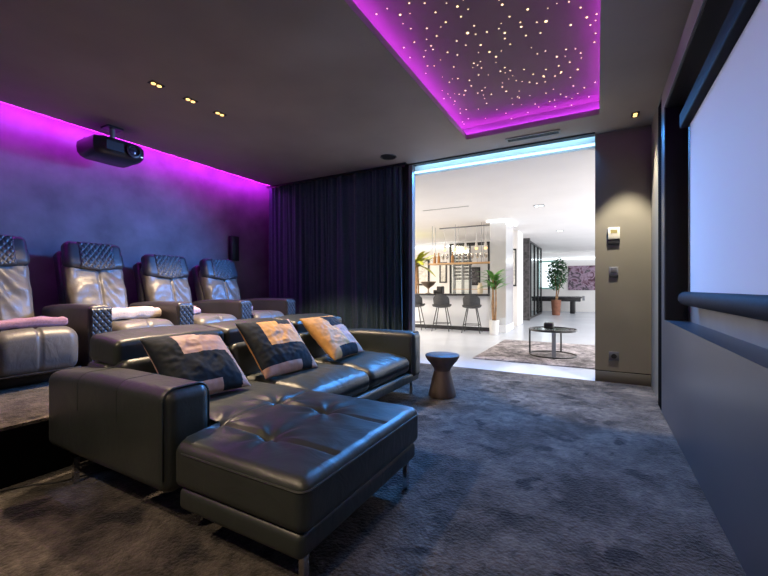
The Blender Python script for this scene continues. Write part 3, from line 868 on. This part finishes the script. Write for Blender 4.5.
# columns
struct('column', bx(-2.352, -1.965, 9.75, 10.7, 0, ZC), 'mirror', 'pale mirrored column at the end of the bar', 'column')
struct('column_base', bx(-2.36, -1.957, 9.742, 10.708, 0, .18), 'barwhite', 'low plinth of the mirrored column', 'column')
struct('column.001', bx(-2.33, -2.02, 11.7, 12.6, 0, ZC), 'whitewall', 'white column behind the mirrored column', 'column')
led('led_strip', [(-2.42, -1.90, 9.66, 9.69, ZC-.045, ZC-.01), (-1.91, -1.88, 9.69, 10.7, ZC-.045, ZC-.01)], 'whiteled', 'white light ring at the head of the mirrored column')
t = thing('picture_frame', 'narrow dark framed mirror on the white column', 'picture', (-2.2, 11.69, 1.4))
obj('frame', bx(-2.30, -2.06, 11.68, 11.699, 1.15, 2.25), 'blackmetal', t, smooth=False)
obj('print', bx(-2.27, -2.09, 11.674, 11.679, 1.2, 2.2), 'artpale', t, smooth=False)

# glass partition
t = thing('glass_partition', 'floor to ceiling glass partition with dark frame beside the potted tree', 'partition', (-2.1, 15.5, 0))
obj('post', bx(-2.20, -1.995, 13.75, 13.9, 0, ZC), 'slate', t, smooth=False)
for k, y in enumerate((14.72, 15.70, 16.70, 17.68)):
    obj('mullion', bx(-2.13, -2.07, y-.03, y+.03, .06, ZC-.06), 'blackmetal', t, smooth=False)
    obj('pane', bx(-2.106, -2.094, (13.9, 14.75, 15.73, 16.73)[k], y-.03, .06, ZC-.06), 'glass', t, smooth=False)
bm = BM(); box(bm, -2.13, -2.07, 13.9, 17.71, 0, .06); box(bm, -2.13, -2.07, 13.9, 17.71, ZC-.06, ZC); obj('rail', bm, 'blackmetal', t, smooth=False)

# ------------------------------------------------------------------ rug and coffee table
bm = bbx(-1.70, 1.6, 5.93, 8.35, 0, .014, .005)
one('area_rug', bm, 'rug', 'worn grey mauve rug on the lounge floor under the round table', 'rug', (0, 7.1, 0))
CX_, CY_, RZ = -.63, 6.78, .014
t = thing('coffee_table', 'round dark metal coffee table on the rug in the opening', 'table', (CX_, CY_, RZ))
bm = BM(); lathe(bm, [(0, .395), (.355, .395), (.365, .40), (.365, .425), (.355, .43), (.345, .43), (.345, .420), (0, .420)], (CX_, CY_, RZ), 48); obj('tabletop', bm, 'tabletop', t)
bm = BM()
ring = [(CX_+.35*cos(2*pi*i/48), CY_+.35*sin(2*pi*i/48), RZ+.010) for i in range(49)]
tube(bm, ring, .010, 6); obj('base_ring', bm, 'blackmetal', t)
for dx, dy, w in ((-.345, -.02, .012), (.05, -.345, .03), (.10, .33, .012)):
    bm = BM(); box(bm, CX_+dx-w, CX_+dx+w, CY_+dy-.008, CY_+dy+.008, RZ+.012, RZ+.396); obj('leg', bm, 'greymetal' if w > .02 else 'blackmetal', t, smooth=False)
bm = BM(); rbox(bm, (0, 0, .055), (.075, .075, .053), .03, (3, 3, 2), 4)
o = one('candle_pot', bm, 'tabletop', 'small dark rounded pot on the round coffee table', 'pot'); o.location = (CX_-.05, CY_-.03, RZ+.423)

# ------------------------------------------------------------------ bar
t = thing('bar_counter', 'white bar counter with dark top behind the bar stools', 'bar', (-4.3, 10.0, 0))
obj('body', bx(-6.2, -2.365, 9.80, 10.35, .10, .90), 'barwhite', t, smooth=False)
obj('kickplate', bx(-6.2, -2.365, 9.82, 10.33, 0, .10), 'barstone', t, smooth=False)
obj('worktop', bbx(-6.25, -2.355, 9.66, 10.4, .90, .945, .004), 'barstone', t)

def bar_stool(x, y, rz, label):
    t = thing('bar_stool', label, 'bar stool', (x, y, 0), 0, 'grey bar stools at the counter')
    kw = dict(world=False)
    def sd(p):
        px, py, pz = p
        return (px, py, pz+.03*(px/.21)**2+.02*(py/.2)**2)
    bm = BM(); rbox(bm, (0, 0, .62), (.215, .20, .03), .028, (8, 8, 1), 3, sd); obj('seat', bm, 'stoolshell', t, angle=180, **kw)
    bm = BM(); g = []
    for j in range(11):
        v = j/10; row = []
        for i in range(25):
            u = -1+2*i/24; a = u*1.25*(1-.22*v)
            R = .215+.035*v
            zt = .62+(.33*v)*(1-.35*abs(u)**2.5)
            row.append((R*sin(a), -R*cos(a)-.02*v+.05, zt, a))
        g.append(row)
    for off in (0, .022):
        pass
    A = [[bm.verts.new((p[0], p[1], p[2])) for p in r] for r in g]
    B = [[bm.verts.new((p[0]+.022*sin(-p[3])*1, p[1]+.022*cos(p[3]), p[2])) for p in r] for r in g]
    for j in range(10):
        for i in range(24):
            bm.faces.new((A[j][i], A[j][i+1], A[j+1][i+1], A[j+1][i])); bm.faces.new((B[j][i], B[j+1][i], B[j+1][i+1], B[j][i+1]))
    for i in range(24):
        bm.faces.new((A[10][i], A[10][i+1], B[10][i+1], B[10][i])); bm.faces.new((A[0][i+1], A[0][i], B[0][i], B[0][i+1]))
    for j in range(10):
        bm.faces.new((A[j+1][0], B[j+1][0], B[j][0], A[j][0])); bm.faces.new((A[j][24], B[j][24], B[j+1][24], A[j+1][24]))
    obj('backrest', bm, 'stoolshell', t, angle=60, **kw)
    for sx in (-1, 1):
        for sy in (-1, 1):
            bm = BM(); cyl(bm, (sx*.11, sy*.10, .60), (sx*.22, sy*.20, .002), .013, .010, 8); obj('leg', bm, 'blackmetal', t, **kw)
    bm = BM(); q = [(-.184, -.167, .2), (.184, -.167, .2), (.184, .167, .2), (-.184, .167, .2)]
    for a, b in zip(q, q[1:]+q[:1]): cyl(bm, a, b, .008, seg=8)
    obj('footrest', bm, 'blackmetal', t, **kw)
    t.rotation_euler = (0, 0, rz)
    return t
b0 = bar_stool(-2.70, 9.36, radians(8), 'grey shell bar stool at the counter end beside the mirrored column')
dup(b0, None, (-3.48, 9.36, 0), radians(8), 'grey shell bar stool standing in the middle of the three')
dup(b0, None, (-4.22, 9.36, 0), radians(8), 'grey shell bar stool half hidden by the curtain edge')

# hanging shelf with glasses
t = thing('hanging_shelf', 'oak shelf hung on thin rods above the bar counter', 'shelf', (-3.3, 10.0, 1.72))
obj('plank', bbx(-4.05, -2.38, 9.85, 10.15, 1.735, 1.775, .004), 'oak', t)
for x in (-3.95, -3.3, -2.6):
    for y in (9.88, 10.12):
        bm = BM(); cyl(bm, (x, y, 1.775), (x, y, ZC), .006, seg=6); obj('rod', bm, 'greymetal', t)
def glass_item(x, y, z, label, amber=False):
    bm = BM()
    if amber: lathe(bm, [(0, .003), (.042, .003), (.042, .17), (.016, .22), (.016, .29), (0, .29)], (0, 0, 0), 14)
    else: lathe(bm, [(0, .003), (.035, .003), (.006, .012), (.006, .09), (.04, .13), (.043, .19), (.035, .24), (.033, .24), (.04, .19), (.037, .133), (0, .10)], (0, 0, 0), 14)
    o = one('spirit_bottle' if amber else 'wine_glass', bm, 'amber' if amber else 'glassware', label, 'bottle' if amber else 'glass', None,
            'amber bottles on the hanging shelf' if amber else 'stemmed glasses on the hanging shelf')
    o.location = (x, y, z); return o
gl = glass_item(-2.50, 9.93, 1.776, 'stemmed glass standing on the oak hanging shelf above the bar')
for i, x in enumerate((-2.62, -2.74, -2.86, -2.98, -3.1, -3.22, -3.55, -3.68)):
    dup(gl, None, (x, 9.93+.05*(i % 2), 1.776))
ab = glass_item(-3.40, 9.95, 1.776, 'amber bottle standing among the glasses on the oak hanging shelf', True)
for x in (-3.80, -3.92): dup(ab, None, (x, 9.97, 1.776))
# pendants over the bar
t = thing('track_light', 'ceiling rail of small bright spot lamps over the bar', 'light', (-3.2, 9.8, ZC))
obj('rail', bx(-3.9, -2.5, 10.28, 10.32, ZC-.03, ZC-.001), 'greymetal', t, smooth=False)
for x in (-3.75, -3.45, -3.15, -2.85, -2.6):
    bm = BM(); cyl(bm, (x, 10.3, ZC-.42), (x, 10.3, ZC-.03), .008, seg=8)
    cyl(bm, (x, 10.3, ZC-.60), (x, 10.3, ZC-.42), .045, .02, seg=16)
    s = obj('lamp_shade', bm, 'whitepot', t)
    bm = BM(); bmesh.ops.create_uvsphere(bm, u_segments=12, v_segments=8, radius=.042, matrix=Matrix.Translation((x, 10.3, ZC-.615))); obj('bulb', bm, 'warmled', s)

# things on the bar top
bm = BM(); lathe(bm, [(0, .0), (.08, .0), (.08, .012), (.02, .03), (.018, .13), (.06, .17), (.16, .24), (.22, .33), (.212, .335), (.15, .255), (.05, .19), (0, .18)], (0, 0, 0), 32)
o = one('footed_bowl', bm, 'bronze', 'wide bronze footed bowl on the bar top by the door frame', 'bowl'); o.location = (-4.12, 10.0, .946)
bm = BM(); rbox(bm, (0, 0, .10), (.08, .10, .10), .02, (2, 2, 2), 3); rbox(bm, (-.14, 0, .05), (.05, .07, .05), .02, (2, 2, 2), 3)
cm = one('coffee_machine', bm, 'blackplastic', 'small dark machine on the bar top next to the bowl', 'machine'); cm.location = (-3.78, 10.05, .946)
bm = BM(); lathe(bm, [(0, .0), (.055, .0), (.075, .05), (.07, .2), (.04, .27), (.045, .29), (0, .29)], (0, 0, 0), 24)
o = one('ceramic_vase', bm, 'ivory', 'ivory vase on the bar top near the mirrored column', 'vase'); o.location = (-2.68, 10.05, .946)

# wine cabinet behind the bar
t = thing('wine_cabinet', 'tall black framed glass wine cabinet behind the bar', 'cabinet', (-3.7, 12.6, 0))
x0, x1, y0, y1 = -4.38, -3.03, 12.5, 12.95
bm = BM()
for x in (x0, x1-.06):
    for y in (y0, y1-.06): box(bm, x, x+.06, y, y+.06, 0, 2.60)
for z in (0, 2.54):
    box(bm, x0+.06, x1-.06, y0, y0+.06, z, z+.06); box(bm, x0+.06, x1-.06, y1-.06, y1, z, z+.06)
obj('frame', bm, 'blackmetal', t, smooth=False)
obj('mullion', bx(-3.70, -3.66, y0, y0+.05, .06, 2.54), 'blackmetal', t, smooth=False)
for k, z in enumerate((.75, 1.05, 1.32)):
    obj('shelf', bx(-4.30, -3.10, y0+.08, y1-.08, z, z+.02), 'oak' if k == 1 else 'glass', t, smooth=False)
obj('pane', bx(x0+.06, -3.70, y0+.02, y0+.03, .06, 2.54), 'glass', t, smooth=False)
for x in (-4.28, -3.98, -3.73):
    obj('bottle_rack', bx(x-.015, x+.015, y0+.1, y0+.35, .9, 2.3), 'greymetal', t, smooth=False)
bm = BM(); lathe(bm, [(0, .0), (.04, .0), (.042, .02), (.042, .19), (.016, .25), (.016, .31), (0, .31)], (0, 0, 0), 14)
bmesh.ops.rotate(bm, verts=bm.verts[:], cent=(0, 0, 0), matrix=Matrix.Rotation(pi/2, 3, 'Y'))
wb = one('wine_bottle', bm, 'bottle', 'dark wine bottle lying in the racks of the framed cabinet', 'bottle', None, 'wine bottles in the cabinet'); wb.location = (-4.25, 12.72, 1.42)
k = 0
for r in range(8):
    for c in range(2):
        if r == 0 and c == 0: continue
        dup(wb, None, ((-4.25, -3.96)[c]-.02, 12.72, 1.42+.115*r), None)
# pictures and window on the bar wall
def picture(x0, x1, z0, z1, y, mat, label, fw=.04):
    t = thing('picture_frame', label, 'picture', ((x0+x1)/2, y, z0))
    bm = BM()
    box(bm, x0, x1, y-.03, y-.001, z0, z0+fw); box(bm, x0, x1, y-.03, y-.001, z1-fw, z1)
    box(bm, x0, x0+fw, y-.03, y-.001, z0+fw, z1-fw); box(bm, x1-fw, x1, y-.03, y-.001, z0+fw, z1-fw)
    obj('frame', bm, 'blackmetal', t, smooth=False)
    obj('print', bx(x0+fw, x1-fw, y-.015, y-.002, z0+fw, z1-fw), mat, t, smooth=False)
picture(-5.15, -4.86, 1.29, 2.06, 13.6, 'artpale', 'narrow black framed pale print on the wall behind the bar', .05)
picture(-3.98, -3.62, 1.20, 1.84, 13.6, 'artdark', 'dark print seen through the wine cabinet', .04)
t = struct('window_1', bx(-6.5, -5.55, 13.55, 13.599, 1.2, 2.2), 'blackmetal', 'small window behind the palm at the bar', 'window')
obj('pane', bx(-6.44, -5.61, 13.54, 13.549, 1.26, 2.14), 'artpale', t, smooth=False)

# ------------------------------------------------------------------ plants
def frond(bm, base, az, length, droop, width, lift, n=9, leaflets=False):
    base = Vector(base); d = Vector((cos(az), sin(az), 0)); side = Vector((-sin(az), cos(az), 0))
    L, R, C = [], [], []
    for i in range(n+1):
        t = i/n
        p = base + d*(length*t*cos(lift*(1-t*.6))) + Vector((0, 0, length*(sin(lift)*t - droop*t*t)))
        w = width*sin(pi*min(1, .12+.88*t))**.8*(1 if t < 1 else 0)
        C.append(p); L.append(p+side*w+Vector((0, 0, -.25*w))); R.append(p-side*w+Vector((0, 0, -.25*w)))
    vc = [bm.verts.new(p) for p in C]; vl = [bm.verts.new(p) for p in L]; vr = [bm.verts.new(p) for p in R]
    for i in range(n):
        bm.faces.new((vc[i], vl[i], vl[i+1], vc[i+1])); bm.faces.new((vr[i], vc[i], vc[i+1], vr[i+1]))
def palm(loc, h, n, length, width, mat, label, trunk_r=.03, pot=(.16, .3), potmat='whitepot', seed=1, lifts=(.3, 1.2)):
    rnd = random.Random(seed)
    t = thing('potted_palm', label, 'plant', loc)
    x, y, z = loc
    bm = BM(); lathe(bm, [(0, .003), (pot[0]*.8, .003), (pot[0], pot[1]), (pot[0]*.9, pot[1]), (pot[0]*.88, pot[1]-.03), (0, pot[1]-.03)], loc, 24); obj('pot', bm, potmat, t)
    for k in range(3):
        bm = BM(); a = k*2.1+seed
        tube(bm, [(x+.03*cos(a), y+.03*sin(a), z+pot[1]-.04), (x+.05*cos(a), y+.05*sin(a), z+h*.5), (x+.04*cos(a+.5), y+.04*sin(a+.5), z+h-.1*k)], [trunk_r, trunk_r*.8, trunk_r*.6], 8)
        obj('stem', bm, 'trunk', t)
    bm = BM()
    for k in range(n):
        frond(bm, (x+rnd.uniform(-.03, .03), y+rnd.uniform(-.03, .03), z+h-rnd.uniform(0, .3)), rnd.uniform(0, 2*pi), length*rnd.uniform(.7, 1.1), rnd.uniform(.2, .7), width*rnd.uniform(.7, 1.1), rnd.uniform(*lifts))
    o = obj('fronds', bm, mat, t, recalc=False); o['kind'] = 'stuff'
palm((-2.13, 9.22, 0), 1.36, 34, .46, .05, 'leaf', 'slim green palm and white pot added in place of the plant reflected in the column', .022, (.12, .34), 'whitepot', 4, (.5, 1.35))  # real plant stands in for one mirrored in the column
palm((-5.05, 11.3, 0), 2.0, 22, .95, .085, 'leafwarm', 'large yellow green palm behind the bar beside the curtain', .035, (.2, .35), 'whitepot', 9, (.1, .9))

# potted ficus
FX, FY = -1.45, 17.0
t = thing('potted_tree', 'leafy green tree in a terracotta pot in front of the games table', 'plant', (FX, FY, 0))
bm = BM(); lathe(bm, [(0, .003), (.15, .003), (.19, .60), (.20, .62), (.17, .62), (.165, .58), (0, .58)], (FX, FY, 0), 24); obj('pot', bm, 'terracotta', t)
bm = BM(); tube(bm, [(FX, FY, .57), (FX+.02, FY, 1.0), (FX-.03, FY, 1.4), (FX, FY, 2.0)], [.03, .026, .022, .012], 8); tube(bm, [(FX+.03, FY, .57), (FX+.10, FY, 1.0), (FX+.2, FY, 1.6)], [.022, .02, .01], 8); obj('trunk', bm, 'trunk', t)
rnd = random.Random(3); bm = BM()
for k in range(640):
    while True:
        p = Vector((rnd.uniform(-1, 1), rnd.uniform(-1, 1), rnd.uniform(-1, 1)))
        if p.length < 1: break
    p = Vector((FX+.02+p.x*.40, FY+p.y*.35, 1.68+p.z*.66+.1*p.x))
    frond(bm, p, rnd.uniform(0, 2*pi), .17, .5, .036, rnd.uniform(-.4, .9), 3)
o = obj('foliage', bm, 'leafdark', t, recalc=False); o['kind'] = 'stuff'

# games table
t = thing('billiard_table', 'dark games table with heavy legs by the far lounge wall', 'table', (-1.4, 18.8, 0))
obj('bed', bbx(-2.55, -.62, 18.3, 19.3, .52, .66, .01), 'blackmetal', t)
obj('cushion_rail', bbx(-2.6, -.57, 18.25, 19.35, .66, .72, .01), 'barstone', t)
obj('playing_cloth', bx(-2.5, -.67, 18.35, 19.25, .72, .724), 'baize', t, smooth=False)
for x in (-2.3, -.93):
    for y in (18.5, 19.1): obj('leg', bbx(x-.09, x+.09, y-.09, y+.09, .002, .52, .01), 'blackmetal', t)
obj('score_box', bbx(-.55, -.45, 18.5, 18.62, .56, .76, .008), 'greymetal', t)
# far wall picture and window
t = thing('wall_picture', 'wide purple black and pink picture on the far lounge wall', 'picture', (0, 20, 1.0))
obj('canvas', bx(-1.19, 1.3, 19.96, 19.999, 1.0, 2.13), 'art', t, smooth=False)
t = struct('window_2', bx(-2.5, -1.60, 19.95, 19.999, 1.05, 2.4), 'mint', 'pale green framed window behind the potted tree', 'window')
obj('pane', bx(-2.42, -1.68, 19.94, 19.949, 1.13, 2.32), 'skyglow', t, smooth=False)
# lounge ceiling fittings
for i, (x, y) in enumerate(((-1.04, 8.44), (-.955, 12.43))):
    t = thing('recessed_spotlight', ('square recessed white ceiling spotlight above the coffee table', 'square recessed white ceiling spotlight near the glass partition')[i], 'spotlight', (x, y, ZC))
    bm = BM(); box(bm, x-.10, x+.10, y-.10, y+.10, ZC-.008, ZC-.001); obj('frame', bm, 'steel', t, smooth=False)
    for s in (-1, 1):
        bm = BM(); cyl(bm, (x+s*.045, y, ZC-.014), (x+s*.045, y, ZC-.008), .036, seg=16); obj('lamp', bm, 'whiteled', t)
bm = BM(); box(bm, -3.33, -2.31, 7.76, 7.80, ZC-.006, ZC-.001)
one('linear_vent', bm, 'steel', 'thin linear air slot in the lounge ceiling above the bar stools', 'vent', (-2.8, 7.78, ZC), smooth=False)

# ------------------------------------------------------------------ added fill lights, world
t = struct('added_window', bx(3.30, 3.36, 6.2, 19.2, .3, .36), 'greymetal', 'added window bar on the unseen side of the lounge', 'window')  # made-up window, unseen, to go with the side lamp
light('AREA', 'lounge_side_fill', (3.25, 12.0, 1.5), 400, (.96, .97, 1.0), target=(-5, 12.0, 1.3), shape='RECTANGLE', size=12.5, size_y=2.2)  # added area lamp out of view, acting as lounge daylight
light('AREA', 'lounge_top_fill', (2.0, 8.0, ZC-.03), 115, (1, .95, .9), target=(2.0, 8.0, 0), shape='RECTANGLE', size=2.2, size_y=2.2)  # added area lamp, unseen, brightening the right of the lounge
light('AREA', 'bar_top_fill', (-5.9, 9.0, ZC-.03), 340, (1, .86, .70), target=(-5.9, 9.0, 0), shape='RECTANGLE', size=2.4, size_y=5)  # added warm area lamp, unseen, brightening the bar side
# added blue lamps boosting the door strip's glow into the cinema
dl = light('AREA', 'door_strip_boost', (-1.19, 5.186, 2.805), 150, (.06, .34, 1.0), shape='RECTANGLE', size=2.3, size_y=.02, spread=radians(112))
dl.rotation_euler = (radians(-36), 0, 0)
light('SPOT', 'door_strip_boost', (-1.3, 5.15, 2.78), 1300, (.07, .30, 1.0), target=(-4.9, 2.5, 1.15), spot_size=radians(52), spot_blend=.9, shadow_soft_size=.25)  # extra spot added to tint recliners and left wall blue

w = bpy.data.worlds.new('world'); sc.world = w; w.use_nodes = True
w.node_tree.nodes['Background'].inputs[0].default_value = (.6, .75, 1, 1); w.node_tree.nodes['Background'].inputs[1].default_value = .3
sc.view_settings.view_transform = 'Standard'; sc.view_settings.look = 'None'
sc.view_settings.exposure = 0; sc.view_settings.gamma = 1; sc.view_settings.use_curve_mapping = False
sc.cycles.use_denoising = True
sc.cycles.max_bounces = 10; sc.cycles.transparent_max_bounces = 16
sc.cycles.sample_clamp_indirect = 6
